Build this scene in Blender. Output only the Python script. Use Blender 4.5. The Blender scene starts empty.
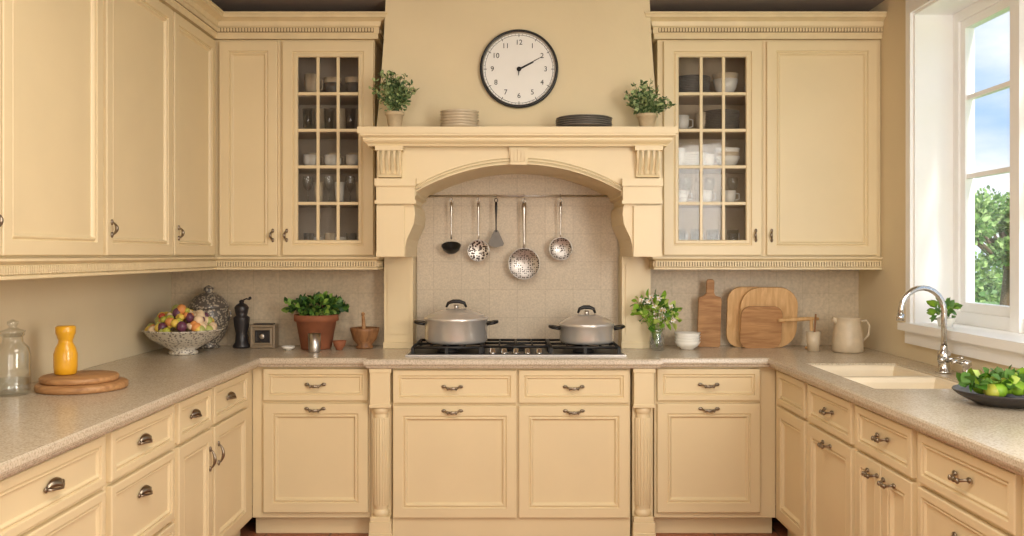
import bpy, math, random
from mathutils import Matrix, Vector
random.seed(7)
E=1.44            # eye height
WL,WR,WB,WF=-1.955,1.99,5.06,-1.5
CZ=2.80
# ------------------------------------------------------------ materials
def srgb(r,g,b):
    f=lambda c:(c/255/12.92 if c/255<=0.04045 else ((c/255+0.055)/1.055)**2.4)
    return (f(r),f(g),f(b),1)
def mat(name,col,rough=.5,metal=0,noise=0,nscale=8,bump=0,bscale=60,spec=.5,coat=0,sub=0):
    m=bpy.data.materials.new(name); m.use_nodes=True
    nt=m.node_tree; b=nt.nodes['Principled BSDF']
    b.inputs['Base Color'].default_value=col
    b.inputs['Roughness'].default_value=rough
    b.inputs['Metallic'].default_value=metal
    b.inputs['Specular IOR Level'].default_value=spec
    b.inputs['Coat Weight'].default_value=coat
    tc=nt.nodes.new('ShaderNodeTexCoord')
    if noise:
        n=nt.nodes.new('ShaderNodeTexNoise'); n.inputs['Scale'].default_value=nscale; n.inputs['Detail'].default_value=5
        nt.links.new(tc.outputs['Object'],n.inputs['Vector'])
        r=nt.nodes.new('ShaderNodeValToRGB')
        r.color_ramp.elements[0].position=.3; r.color_ramp.elements[1].position=.7
        r.color_ramp.elements[0].color=tuple(c*(1-noise) for c in col[:3])+(1,)
        r.color_ramp.elements[1].color=tuple(min(1,c*(1+noise)) for c in col[:3])+(1,)
        nt.links.new(n.outputs['Fac'],r.inputs['Fac']); nt.links.new(r.outputs['Color'],b.inputs['Base Color'])
    if bump:
        n=nt.nodes.new('ShaderNodeTexNoise'); n.inputs['Scale'].default_value=bscale; n.inputs['Detail'].default_value=4
        nt.links.new(tc.outputs['Object'],n.inputs['Vector'])
        bp=nt.nodes.new('ShaderNodeBump'); bp.inputs['Strength'].default_value=bump; bp.inputs['Distance'].default_value=.002
        nt.links.new(n.outputs['Fac'],bp.inputs['Height']); nt.links.new(bp.outputs['Normal'],b.inputs['Normal'])
    return m
CAB=mat('cream_paint',srgb(228,209,169),.36,noise=.03,nscale=3,bump=.1,bscale=150)
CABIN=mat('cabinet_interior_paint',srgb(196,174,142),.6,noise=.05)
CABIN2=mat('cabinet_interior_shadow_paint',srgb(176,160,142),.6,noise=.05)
TRIMC=mat('crown_paint',srgb(225,206,166),.42,noise=.05,nscale=12)
GROOVE=mat('groove_brown',srgb(130,108,78),.6,noise=.1)  # darker brown band set behind the dentils
WALL=mat('wall_plaster',srgb(229,213,180),.85,noise=.03,nscale=2,bump=.3,bscale=40)
HOODM=mat('hood_plaster',srgb(227,210,173),.8,noise=.04,nscale=2,bump=.25,bscale=40)
CEIL=mat('ceiling_paint',srgb(165,150,140),.8,noise=.05)
WHITE=mat('white_gloss_paint',srgb(250,250,249),.35,noise=.01)
METAL=mat('antique_nickel',srgb(150,138,122),.3,1,noise=.2,nscale=40)
CHROME=mat('chrome',srgb(215,215,215),.1,1,noise=.02)
STEEL=mat('brushed_steel',srgb(195,190,184),.3,1,noise=.06,nscale=30)
POTM=mat('pot_aluminium',srgb(218,214,208),.25,.6,noise=.04,nscale=20)
BLACK=mat('cast_iron',srgb(26,25,25),.5,noise=.2,nscale=40,bump=.2)
BLKPL=mat('black_bakelite',srgb(18,17,18),.3,noise=.05)
TERRA=mat('terracotta',srgb(150,92,62),.8,noise=.15,nscale=15,bump=.3)
STONEP=mat('stone_pot',srgb(196,176,142),.8,noise=.12,nscale=25,bump=.4)
BEIGEC=mat('beige_ceramic',srgb(206,188,160),.4,noise=.08,nscale=25)
BRONZE=mat('bronze_enamel',srgb(150,134,112),.4,.3,noise=.08,nscale=25)
DARKPL=mat('slate_glaze',srgb(112,106,98),.35,noise=.12,nscale=25)
WHITEC=mat('white_ceramic',srgb(236,232,222),.25,noise=.02)
SINKM=mat('sink_composite',srgb(236,220,192),.35,noise=.03)
YEL=mat('yellow_glaze',srgb(232,172,38),.3,noise=.08,nscale=10,coat=.4)
SOIL=mat('soil',srgb(60,42,28),.9,noise=.3,nscale=60)
GREENS=[mat('leaf_green',srgb(82,122,50),.5,noise=.2,nscale=20),mat('leaf_light',srgb(132,166,72),.5,noise=.2,nscale=20),mat('leaf_dark',srgb(44,82,36),.5,noise=.2,nscale=20)]
SAGE=[mat('sage_leaf',srgb(112,134,84),.6,noise=.2,nscale=20),mat('sage_leaf_light',srgb(156,172,118),.6,noise=.2,nscale=20),mat('sage_leaf_dark',srgb(70,96,54),.6,noise=.2,nscale=20)]
LIME=[mat('lime_leaf',srgb(128,170,44),.5,noise=.2,nscale=20),mat('lime_leaf_pale',srgb(190,210,110),.5,noise=.2,nscale=20),mat('lime_leaf_deep',srgb(72,120,34),.5,noise=.2,nscale=20)]
TREEG=[mat('tree_leaf',srgb(134,170,96),.7,noise=.2,nscale=4),mat('tree_leaf_light',srgb(180,208,132),.7,noise=.2,nscale=4),mat('tree_leaf_dark',srgb(98,140,76),.7,noise=.2,nscale=4)]
BARK=mat('bark',srgb(110,90,70),.9,noise=.3,nscale=20)
GRASS=mat('grass',srgb(130,170,90),.9,noise=.25,nscale=3)
CLOCKF=mat('clock_face_enamel',srgb(236,234,228),.4,noise=.02)
INK=mat('black_ink',srgb(22,20,20),.5,noise=.02)
CHARC=mat('dark_ceramic',srgb(46,42,42),.35,noise=.2,nscale=30)

def wood(name,c1,c2,scale=6,axis='X'):
    m=bpy.data.materials.new(name); m.use_nodes=True; nt=m.node_tree; b=nt.nodes['Principled BSDF']
    tc=nt.nodes.new('ShaderNodeTexCoord'); mp=nt.nodes.new('ShaderNodeMapping')
    mp.inputs['Scale'].default_value={'X':(1,8,8),'Y':(8,1,8),'Z':(8,8,1)}[axis]
    n=nt.nodes.new('ShaderNodeTexNoise'); n.inputs['Scale'].default_value=scale; n.inputs['Detail'].default_value=8; n.inputs['Distortion'].default_value=.6
    r=nt.nodes.new('ShaderNodeValToRGB'); r.color_ramp.elements[0].color=c1; r.color_ramp.elements[1].color=c2
    r.color_ramp.elements[0].position=.35; r.color_ramp.elements[1].position=.65
    nt.links.new(tc.outputs['Object'],mp.inputs['Vector']); nt.links.new(mp.outputs['Vector'],n.inputs['Vector'])
    nt.links.new(n.outputs['Fac'],r.inputs['Fac']); nt.links.new(r.outputs['Color'],b.inputs['Base Color'])
    b.inputs['Roughness'].default_value=.5
    return m
WOODL=wood('light_oak',srgb(200,156,102),srgb(220,180,128),6,'Z')
WOODM=wood('walnut_board',srgb(158,112,70),srgb(190,144,96),6,'X')
WOODD=wood('dark_walnut',srgb(120,82,52),srgb(158,112,72),6,'Z')

def stone():
    m=bpy.data.materials.new('speckled_stone'); m.use_nodes=True; nt=m.node_tree; b=nt.nodes['Principled BSDF']
    tc=nt.nodes.new('ShaderNodeTexCoord')
    n=nt.nodes.new('ShaderNodeTexNoise'); n.inputs['Scale'].default_value=160; n.inputs['Detail'].default_value=3
    n2=nt.nodes.new('ShaderNodeTexNoise'); n2.inputs['Scale'].default_value=9; n2.inputs['Detail'].default_value=6
    for x in (n,n2): nt.links.new(tc.outputs['Object'],x.inputs['Vector'])
    r=nt.nodes.new('ShaderNodeValToRGB'); e=r.color_ramp.elements
    e[0].position=.34; e[0].color=srgb(140,124,104); e[1].position=.5; e[1].color=srgb(200,185,162)
    k=e.new(.68); k.color=srgb(220,207,187)
    r2=nt.nodes.new('ShaderNodeValToRGB'); r2.color_ramp.elements[0].color=srgb(188,173,149); r2.color_ramp.elements[1].color=srgb(214,201,180)
    mx=nt.nodes.new('ShaderNodeMix'); mx.data_type='RGBA'; mx.inputs[0].default_value=.5
    nt.links.new(n.outputs['Fac'],r.inputs['Fac']); nt.links.new(n2.outputs['Fac'],r2.inputs['Fac'])
    nt.links.new(r.outputs['Color'],mx.inputs[6]); nt.links.new(r2.outputs['Color'],mx.inputs[7])
    nt.links.new(mx.outputs[2],b.inputs['Base Color']); b.inputs['Roughness'].default_value=.25
    return m
STONE=stone()
def tile(name,c1,c2,grout,w,h,rough=.4,off=0,xz=True,mortar=.003,rot=0,sp0=.82,sp1=1.15,nsc=30):
    m=bpy.data.materials.new(name); m.use_nodes=True; nt=m.node_tree; b=nt.nodes['Principled BSDF']
    tc=nt.nodes.new('ShaderNodeTexCoord'); sp=nt.nodes.new('ShaderNodeSeparateXYZ'); cb=nt.nodes.new('ShaderNodeCombineXYZ')
    nt.links.new(tc.outputs['Object'],sp.inputs[0]); nt.links.new(sp.outputs['X'],cb.inputs['X']); nt.links.new(sp.outputs['Z' if xz else 'Y'],cb.inputs['Y'])
    mp=nt.nodes.new('ShaderNodeMapping'); mp.inputs['Rotation'].default_value=(0,0,rot); nt.links.new(cb.outputs[0],mp.inputs['Vector'])
    bt=nt.nodes.new('ShaderNodeTexBrick'); bt.offset=off; bt.inputs['Scale'].default_value=1
    bt.inputs['Brick Width'].default_value=w; bt.inputs['Row Height'].default_value=h; bt.inputs['Mortar Size'].default_value=mortar; bt.inputs['Mortar Smooth'].default_value=.3
    bt.inputs['Color1'].default_value=c1; bt.inputs['Color2'].default_value=c2; bt.inputs['Mortar'].default_value=grout
    nt.links.new(mp.outputs[0],bt.inputs['Vector'])
    n=nt.nodes.new('ShaderNodeTexNoise'); n.inputs['Scale'].default_value=nsc; n.inputs['Detail'].default_value=6; nt.links.new(tc.outputs['Object'],n.inputs['Vector'])
    mr=nt.nodes.new('ShaderNodeMapRange'); mr.inputs['From Min'].default_value=.3; mr.inputs['From Max'].default_value=.7; mr.inputs['To Min'].default_value=sp0; mr.inputs['To Max'].default_value=sp1; nt.links.new(n.outputs['Fac'],mr.inputs['Value'])
    vm=nt.nodes.new('ShaderNodeVectorMath'); vm.operation='SCALE'; nt.links.new(bt.outputs['Color'],vm.inputs[0]); nt.links.new(mr.outputs[0],vm.inputs['Scale'])
    nt.links.new(vm.outputs[0],b.inputs['Base Color']); b.inputs['Roughness'].default_value=rough
    bp=nt.nodes.new('ShaderNodeBump'); bp.inputs['Strength'].default_value=.12; bp.inputs['Distance'].default_value=.002; bp.invert=True
    nt.links.new(bt.outputs['Fac'],bp.inputs['Height']); nt.links.new(bp.outputs['Normal'],b.inputs['Normal'])
    return m
TILE=tile('backsplash_tile',srgb(204,186,158),srgb(200,182,154),srgb(190,172,144),.15,.15,mortar=.002,sp0=.88,sp1=1.1,nsc=70)
TILE2=tile('stove_tile',srgb(206,191,168),srgb(201,186,163),srgb(190,174,151),.16,.16,mortar=.002,sp0=.86,sp1=1.1,nsc=110)
FLOORM=tile('terracotta_floor',srgb(170,104,70),srgb(150,90,60),srgb(110,76,56),.33,.33,.5,xz=False,mortar=.006)
def glass(name,tint=(1,1,1,1),amt=.12):
    m=bpy.data.materials.new(name); m.use_nodes=True; nt=m.node_tree
    for n in list(nt.nodes): nt.nodes.remove(n)
    o=nt.nodes.new('ShaderNodeOutputMaterial'); t=nt.nodes.new('ShaderNodeBsdfTransparent'); g=nt.nodes.new('ShaderNodeBsdfGlossy')
    t.inputs[0].default_value=tint; g.inputs['Roughness'].default_value=.05
    lw=nt.nodes.new('ShaderNodeLayerWeight'); lw.inputs['Blend'].default_value=.25
    mr=nt.nodes.new('ShaderNodeMapRange'); mr.inputs['To Min'].default_value=amt*.4; mr.inputs['To Max'].default_value=min(1,amt*4)
    mx=nt.nodes.new('ShaderNodeMixShader'); nt.links.new(lw.outputs['Facing'],mr.inputs['Value']); nt.links.new(mr.outputs[0],mx.inputs[0])
    nt.links.new(t.outputs[0],mx.inputs[1]); nt.links.new(g.outputs[0],mx.inputs[2]); nt.links.new(mx.outputs[0],o.inputs[0])
    return m
PANE=glass('window_glass',amt=.04)
CABG=glass('cabinet_glass',(.94,.94,.94,1),.04)
JARG=glass('jar_glass',(.93,.95,.95,1),.2)
def pattern(name,c1,c2,scale,thr=.38,rnd=1,metal=0,rough=.3):
    m=bpy.data.materials.new(name); m.use_nodes=True; nt=m.node_tree; b=nt.nodes['Principled BSDF']
    tc=nt.nodes.new('ShaderNodeTexCoord'); v=nt.nodes.new('ShaderNodeTexVoronoi'); v.inputs['Scale'].default_value=scale; v.inputs['Randomness'].default_value=rnd
    nt.links.new(tc.outputs['Object'],v.inputs['Vector'])
    r=nt.nodes.new('ShaderNodeValToRGB'); r.color_ramp.interpolation='CONSTANT'; r.color_ramp.elements[0].color=c2; r.color_ramp.elements[1].color=c1; r.color_ramp.elements[1].position=thr
    nt.links.new(v.outputs['Distance'],r.inputs['Fac']); nt.links.new(r.outputs['Color'],b.inputs['Base Color']); b.inputs['Roughness'].default_value=rough; b.inputs['Metallic'].default_value=metal
    return m
PATW=pattern('patterned_porcelain',srgb(216,208,192),srgb(140,130,118),70)
PATD=pattern('patterned_jar_porcelain',srgb(96,88,80),srgb(172,160,140),70,.42)
PERF=pattern('pierced_steel',srgb(178,172,166),srgb(60,54,50),90,.36,.5,.85,.35)
PERF2=pattern('pierced_dark_steel',srgb(214,208,200),srgb(70,62,58),75,.5,.8,.6,.35)
# ------------------------------------------------------------ mesh builder
class MB:
    def __init__(s,M=None): s.v=[];s.f=[];s.mi=[];s.sm=[];s.mats=[];s.M=M or Matrix()
    def add(s,vs,fs,m,smooth=False):
        if m not in s.mats: s.mats.append(m)
        k=s.mats.index(m); o=len(s.v)
        s.v+= [s.M@Vector(p) for p in vs]
        for f in fs: s.f.append([o+i for i in f]); s.mi.append(k); s.sm.append(smooth)
    def box(s,x0,x1,y0,y1,z0,z1,m):
        vs=[(x,y,z) for z in (z0,z1) for y in (y0,y1) for x in (x0,x1)]
        s.add(vs,[(0,2,3,1),(4,5,7,6),(0,1,5,4),(2,6,7,3),(0,4,6,2),(1,3,7,5)],m)
    def loft(s,u0,u1,z0,z1,prof,m,fill=True,back=True):
        vs=[];fs=[]
        for ins,n in prof: vs+=[(u0+ins,n,z0+ins),(u1-ins,n,z0+ins),(u1-ins,n,z1-ins),(u0+ins,n,z1-ins)]
        for i in range(len(prof)-1):
            for j in range(4):
                a=i*4+j;b=i*4+(j+1)%4; fs.append((a,b,b+4,a+4))
        if fill: l=(len(prof)-1)*4; fs.append((l,l+1,l+2,l+3))
        if back: fs.append((3,2,1,0))
        s.add(vs,fs,m)
    def lathe(s,prof,c,m,seg=32,smooth=True,close=False,sq=1):
        vs=[];fs=[]
        for r,z in prof:
            for i in range(seg):
                a=2*math.pi*i/seg; vs.append((c[0]+r*math.cos(a),c[1]+r*math.sin(a)*sq,c[2]+z))
        for k in range(len(prof)-1):
            for i in range(seg):
                a=k*seg+i;b=k*seg+(i+1)%seg; fs.append((a,b,b+seg,a+seg))
        s.add(vs,fs,m,smooth)
    def tube(s,pts,r,m,seg=8,caps=True,smooth=True):
        pts=[Vector(p) for p in pts]; n=len(pts); rs=r if isinstance(r,(list,tuple)) else [r]*n
        vs=[];fs=[];up=None
        for i,p in enumerate(pts):
            d=(pts[min(i+1,n-1)]-pts[max(i-1,0)]).normalized()
            if up is None:
                up=Vector((0,0,1)) if abs(d.z)<.9 else Vector((1,0,0))
            a=d.cross(up).normalized(); up=a.cross(d).normalized()
            for j in range(seg):
                t=2*math.pi*j/seg; vs.append(tuple(p+(a*math.cos(t)+up*math.sin(t))*rs[i]))
        for k in range(n-1):
            for j in range(seg):
                a=k*seg+j;b=k*seg+(j+1)%seg; fs.append((a,b,b+seg,a+seg))
        if caps: fs.append(tuple(range(seg))[::-1]); fs.append(tuple((n-1)*seg+j for j in range(seg)))
        s.add(vs,fs,m,smooth)
    def sphere(s,c,r,m,seg=14,rings=8):
        if not isinstance(r,(list,tuple)): r=(r,r,r)
        vs=[];fs=[]
        for i in range(rings+1):
            p=math.pi*i/rings
            for j in range(seg):
                t=2*math.pi*j/seg; vs.append((c[0]+r[0]*math.sin(p)*math.cos(t),c[1]+r[1]*math.sin(p)*math.sin(t),c[2]+r[2]*math.cos(p)))
        for i in range(rings):
            for j in range(seg):
                a=i*seg+j;b=i*seg+(j+1)%seg; fs.append((a,b,b+seg,a+seg))
        s.add(vs,fs,m,True)
    def prism(s,poly,y0,y1,m,smooth=False):   # polygon in (x,z), extruded along y
        n=len(poly); vs=[(a,y0,b) for a,b in poly]+[(a,y1,b) for a,b in poly]
        fs=[tuple(range(n)),tuple(range(n,2*n))[::-1]]+[(i,(i+1)%n,(i+1)%n+n,i+n) for i in range(n)]
        s.add(vs,fs,m,smooth)
    def mold(s,path,prof,m,caps=True):   # path in xy, profile (outward,z); outward = right hand side
        P=[Vector(p) for p in path]; n=len(P); vs=[];fs=[];k=len(prof)
        for i in range(n):
            ns=[]
            if i>0: d=(P[i]-P[i-1]).normalized(); ns.append(Vector((d.y,-d.x)))
            if i<n-1: d=(P[i+1]-P[i]).normalized(); ns.append(Vector((d.y,-d.x)))
            if len(ns)==2: b=(ns[0]+ns[1]); mit=b/ (b.dot(ns[0]))
            else: mit=ns[0]
            for o,z in prof: q=P[i]+mit*o; vs.append((q.x,q.y,z))
        for i in range(n-1):
            for j in range(k-1): a=i*k+j; fs.append((a,a+1,a+k+1,a+k))
        if caps: fs.append(tuple(range(k))); fs.append(tuple((n-1)*k+j for j in range(k))[::-1])
        s.add(vs,fs,m)
    def dentils(s,path,o0,o1,z0,z1,pitch,w,m):
        P=[Vector(p) for p in path]
        for a,b in zip(P[:-1],P[1:]):
            d=(b-a); L=d.length; d.normalize(); nn=Vector((d.y,-d.x)); cnt=int(L/pitch)
            for i in range(cnt):
                t=(i+.5)*L/cnt
                c=[]
                for z in (z0,z1):
                    for o in (o0,o1):
                        for tt in (t-w/2,t+w/2): q=a+d*tt+nn*o; c.append((q.x,q.y,z))
                s.add(c,[(0,2,3,1),(4,5,7,6),(0,1,5,4),(2,6,7,3),(0,4,6,2),(1,3,7,5)],m)
    def leaf(s,p,d,size,m,w=.5):
        d=d.normalized(); a=d.cross(Vector((random.uniform(-1,1),random.uniform(-1,1),random.uniform(-1,1)))).normalized(); b=d.cross(a)
        p=Vector(p); t=p+d*size-b*size*.15; ml=p+d*size*.45+a*size*w*.5+b*size*.12; mr=p+d*size*.45-a*size*w*.5+b*size*.12
        ul=p+d*size*.8+a*size*w*.3; ur=p+d*size*.8-a*size*w*.3; mc=p+d*size*.5
        s.add([tuple(x) for x in (p,ml,ul,t,ur,mr,mc)],[(0,1,6),(1,2,6),(2,3,6),(3,4,6),(4,5,6),(5,0,6)],m,True)
    def foliage(s,c,r,n,size,ms,base=None,w=.5,stems=6,shell=.4,zmin=-99):
        c=Vector(c)
        for i in range(n):
            v=Vector((random.gauss(0,1),random.gauss(0,1),random.gauss(0,1))).normalized(); k=random.uniform(shell,1)
            p=c+Vector((v.x*r[0],v.y*r[1],v.z*r[2]))*k
            p.z=max(p.z,zmin+size*1.3)
            dd=(v+Vector((random.uniform(-.6,.6),random.uniform(-.6,.6),random.uniform(-.3,.7))))
            s.leaf(p,dd,size*random.uniform(.7,1.3),random.choice(ms),w)
        if base:
            for i in range(stems):
                v=Vector((random.uniform(-1,1)*r[0]*.7,random.uniform(-1,1)*r[1]*.7,random.uniform(0,1)*r[2]*.8))
                b=Vector(base); s.tube([b,b.lerp(c+v,.5)+Vector((0,0,.01)),c+v],.0018,ms[0],5)
    def build(s,name,bevel=0,seg=2):
        me=bpy.data.meshes.new(name)
        xs=[v.x for v in s.v];ys=[v.y for v in s.v];zs=[v.z for v in s.v]
        o=Vector(((min(xs)+max(xs))/2,(min(ys)+max(ys))/2,min(zs)))
        me.from_pydata([v-o for v in s.v],[],s.f)
        for m in s.mats: me.materials.append(m)
        me.polygons.foreach_set('material_index',s.mi); me.polygons.foreach_set('use_smooth',s.sm)
        me.update()
        import bmesh
        bm=bmesh.new(); bm.from_mesh(me); bmesh.ops.recalc_face_normals(bm,faces=bm.faces); bm.to_mesh(me); bm.free()
        ob=bpy.data.objects.new(name,me); ob.location=o; bpy.context.scene.collection.objects.link(ob)
        if bevel:
            b=ob.modifiers.new('bevel','BEVEL'); b.width=bevel; b.segments=seg; b.limit_method='ANGLE'; b.angle_limit=math.radians(40)
        return ob
def FB(Y0): return Matrix(((1,0,0,0),(0,-1,0,Y0),(0,0,1,0),(0,0,0,1)))
def FL(X0): return Matrix(((0,1,0,X0),(1,0,0,0),(0,0,1,0),(0,0,0,1)))
def FR(X0): return Matrix(((0,-1,0,X0),(1,0,0,0),(0,0,1,0),(0,0,0,1)))
# ------------------------------------------------------------ room shell
WT=.27
m=MB(); m.box(WL-.2,WR+WT,WF-.2,WB+.2,-.1,0,FLOORM); m.build('floor')
m=MB(); m.box(WL-.2,WR+WT,WF-.2,WB+.2,CZ,CZ+.1,CEIL); m.build('ceiling')
m=MB(); m.box(WL-.2,WR+WT,WB,WB+.2,0,CZ,WALL); m.build('wall_back')
m=MB(); m.box(WL-.2,WL,WF,WB,0,CZ,WALL); m.build('wall_left')
m=MB(); m.box(WL-.2,WR+WT,WF-.2,WF,0,CZ,WALL); m.build('wall_front')
WY0,WY1,WZ0,WZ1=2.45,4.36,1.10,2.64
m=MB(); X1=WR+WT
m.box(WR,X1,WF,WY0,0,CZ,WALL); m.box(WR,X1,WY1,WB,0,CZ,WALL); m.box(WR,X1,WY0,WY1,0,WZ0,WALL); m.box(WR,X1,WY0,WY1,WZ1,CZ,WALL)
m.build('wall_right')
# window
m=MB()
t=.012
fx0,fx1=X1-.08,X1-.01
m.box(WR+.0005,X1,WY1-t,WY1-.0005,WZ0+.005,WZ1-t,WHITE); m.box(WR+.0005,X1,WY0+.0005,WY0+t,WZ0+.005,WZ1-t,WHITE); m.box(WR+.0005,X1,WY0+.0005,WY1-.0005,WZ1-t,WZ1-.0005,WHITE)
m.box(WR-.05,X1+.03,WY0+.0005,WY1-.0005,WZ0+.0005,WZ0+.005,WHITE); m.box(WR-.05,WR-.0005,WY0-.06,WY1+.07,WZ0-.035,WZ0+.0005,WHITE)
for (a,b,c,d) in ((WY1,WY1+.05,WZ0+.001,WZ1+.09),(WY0-.09,WY0,WZ0+.001,WZ1+.09),(WY0+.0005,WY1-.0005,WZ1,WZ1+.09)): m.box(WR-.018,WR-.0005,a,b,c,d,WHITE)
m.box(WR-.022,WR-.0005,WY0-.05,WY1+.05,WZ0-.10,WZ0-.036,WHITE)
ya,yb,za,zb=WY0+t+.0005,WY1-t-.0005,WZ0+.0055,WZ1-t-.0005
ym=3.80; g=.0004
m.box(fx0,fx1,yb-.05,yb,za,zb,WHITE); m.box(fx0,fx1,ya,ya+.05,za,zb,WHITE)
for p,q in ((ya+.05+g,ym-.035-g),(ym+.035+g,yb-.05-g)):
    m.box(fx0,fx1,p,q,za,za+.06,WHITE); m.box(fx0,fx1,p,q,zb-.05,zb,WHITE)
    s0,s1=za+.06+g,zb-.05-g; a1,b1=fx0+.012,fx1-.012
    m.box(a1,b1,p,p+.04,s0,s1,WHITE); m.box(a1,b1,q-.04,q,s0,s1,WHITE)
    m.box(a1,b1,p+.04+g,q-.04-g,s0,s0+.045,WHITE); m.box(a1,b1,p+.04+g,q-.04-g,s1-.04,s1,WHITE)
    for z in (1.82,2.20): m.box(a1+.008,b1-.008,p+.04+g,q-.04-g,z-.011,z+.011,WHITE)
    zz=[s0+.045+g,1.809-g,1.831+g,2.189-g,2.211+g,s1-.04-g]
    for k in range(3): m.box(fx0+.03,fx0+.033,p+.04+g,q-.04-g,zz[2*k],zz[2*k+1],PANE)
m.box(fx0-.01,fx1,ym-.035,ym+.035,za,zb,WHITE)
m.build('window_1')
# ------------------------------------------------------------ handles / fronts
def pull(mb,u,z,n,L=.085,vert=False):
    pts=[];rs=[]
    for i in range(11):
        t=i/10; a=(t-.5)*L; nn=n+.026*math.sin(math.pi*t)**.6; dz=-.008*math.sin(math.pi*t)
        pts.append((u+dz,nn,z+a) if vert else (u+a,nn,z+dz)); rs.append(.0042+.0035*math.sin(math.pi*t)**2)
    mb.tube(pts,rs,METAL,8)
    for k in (-1,1):
        c=(u,n+.003,z+k*L/2) if vert else (u+k*L/2,n+.003,z)
        mb.sphere(c,(.008,.006,.012) if vert else (.013,.006,.009),METAL,10,6)
    if not vert:
        for k in (-.25,0,.25): mb.sphere((u+k*L,n+.027,z-.007),(.007,.007,.009),METAL,8,6)
def cup(mb,u,z,n):   # shell cup pull used on the side runs
    vs=[];fs=[];A=16;B=7
    for i in range(A+1):
        a=math.pi*i/A
        for j in range(B+1):
            b=math.pi/2*j/B
            vs.append((u+.042*math.cos(a)*math.cos(b), n+.001+.026*math.sin(b)*(.35+.65*math.sin(a)), z-.008+.026*math.sin(a)*math.cos(b)))
    for i in range(A):
        for j in range(B): k=i*(B+1)+j; fs.append((k,k+1,k+B+2,k+B+1))
    mb.add(vs,fs,METAL,True)
    mb.tube([(u-.044,n+.002,z-.008),(u-.03,n+.014,z-.009),(u,n+.027,z-.011),(u+.03,n+.014,z-.009),(u+.044,n+.002,z-.008)],.004,METAL,6)
    for k in (-1,1): mb.sphere((u+k*.046,n+.003,z-.006),(.009,.005,.009),METAL,8,6)
DOOR=[(0,0),(0,.018),(.003,.021),(.050,.021),(.052,.012),(.056,.012),(.060,.018),(.066,.018),(.069,.011),(.074,.005),(.078,.005)]
DRAW=[(0,0),(0,.018),(.003,.021),(.028,.021),(.030,.012),(.033,.012),(.036,.017),(.041,.017),(.045,.009)]
def front(mb,u0,u1,z0,z1,kind):
    mb.loft(u0,u1,z0,z1,DOOR if kind=='door' else DRAW,CAB)
def base_unit(M,u0,u1,depth,fronts,name='base_cabinet',ztop=.872,zb=.10,toe=.06,open_top=False,cups=False):
    mb=MB(M); depth-=.003; u0+=.0005;u1-=.0005
    mb.box(u0,u1,-.02,0,zb,ztop,CAB)
    for a,b in ((u0,u0+.018),(u1-.018,u1)): mb.box(a,b,-depth,-.02,zb,.74 if open_top else ztop,CAB)
    mb.box(u0+.018,u1-.018,-depth,-.02,zb,zb+.018,CAB)
    mb.box(u0,u1,-toe-.02,-toe,0.001,zb,CAB)
    for f in fronts:
        front(mb,f[0],f[1],f[2],f[3],f[4])
        for h in f[5]:
            if cups and len(h)<3: cup(mb,h[0],h[1],.013)
            else: pull(mb,h[0],h[1],.021 if f[4]=='door' else .014,vert=h[2] if len(h)>2 else False)
    return mb.build(name,.0012,1)
# back run
bd=WB-4.49
base_unit(FB(4.49),-1.325,-.72,bd,[(-1.265,-.732,.699,.862,'drawer',[(-1.0,.782)]),(-1.265,-.732,.13,.684,'door',[(-1.0,.66)])])
base_unit(FB(4.49),.725,1.345,bd,[(.738,1.262,.699,.862,'drawer',[(1.0,.782)]),(.738,1.262,.13,.684,'door',[(1.0,.66)])])
base_unit(FB(4.44),-.603,.597,WB-4.44,[(-.598,.022,.695,.862,'drawer',[(-.3,.778)]),(.034,.588,.695,.862,'drawer',[(.31,.778)]),(-.598,.022,.118,.681,'door',[(-.3,.658)]),(.034,.588,.118,.681,'door',[(.31,.658)])],toe=.0)
# pilasters
for cx in (-.661,.661):
    mb=MB(); f=4.415
    mb.box(cx-.052,cx+.052,f+.04,f+.2,.001,.872,CAB)
    mb.box(cx-.056,cx+.058,f-.02,f+.12,.001,.05,CAB); mb.box(cx-.054,cx+.056,f-.012,f+.12,.05,.10,CAB); mb.box(cx-.050,cx+.050,f-.005,f+.1,.10,.125,CAB)
    mb.box(cx-.05,cx+.05,f-.01,f+.1,.69,.872,CAB)
    mb.box(cx-.054,cx+.056,f-.015,f+.1,.675,.692,CAB); mb.box(cx-.054,cx+.056,f-.015,f+.1,.85,.872,CAB)
    mb.lathe([(.036,.125),(.042,.135),(.042,.15),(.034,.16),(.036,.17),(.040,.4),(.036,.63),(.034,.64),(.042,.65),(.042,.665),(.037,.676)],(cx,f+.035,0),CAB,24)
    for i in range(9):
        a=math.pi*(i+.5)/9; mb.tube([(cx-.037*math.cos(a),f+.035-.037*math.sin(a),.18),(cx-.040*math.cos(a),f+.035-.040*math.sin(a),.4),(cx-.037*math.cos(a),f+.035-.037*math.sin(a),.62)],.0042,CAB,6)
    mb.build('fluted_pilaster',.003)
# left run
dl=(-1.325)-WL
def dr3(a,b): 
    c=(a+b)/2; return [(a+.02,b-.02,.699,.862,'drawer',[(c,.785)]),(a+.02,b-.02,.42,.684,'drawer',[(c,.60)]),(a+.02,b-.02,.13,.405,'drawer',[(c,.32)])]
L=FL(-1.325)
base_unit(L,3.85,4.488,dl,[(3.865,4.36,.699,.862,'drawer',[(4.1,.785)]),(3.865,4.36,.13,.684,'door',[(3.905,.56,True)])],cups=True)
base_unit(L,3.43,3.848,dl,[(3.45,3.835,.699,.862,'drawer',[(3.64,.785)]),(3.45,3.835,.13,.684,'door',[(3.795,.56,True)])],cups=True)
base_unit(L,2.85,3.428,dl,dr3(2.85,3.428),cups=True); base_unit(L,2.19,2.848,dl,dr3(2.19,2.848),cups=True); base_unit(L,1.55,2.188,dl,dr3(1.55,2.188),cups=True)
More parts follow.
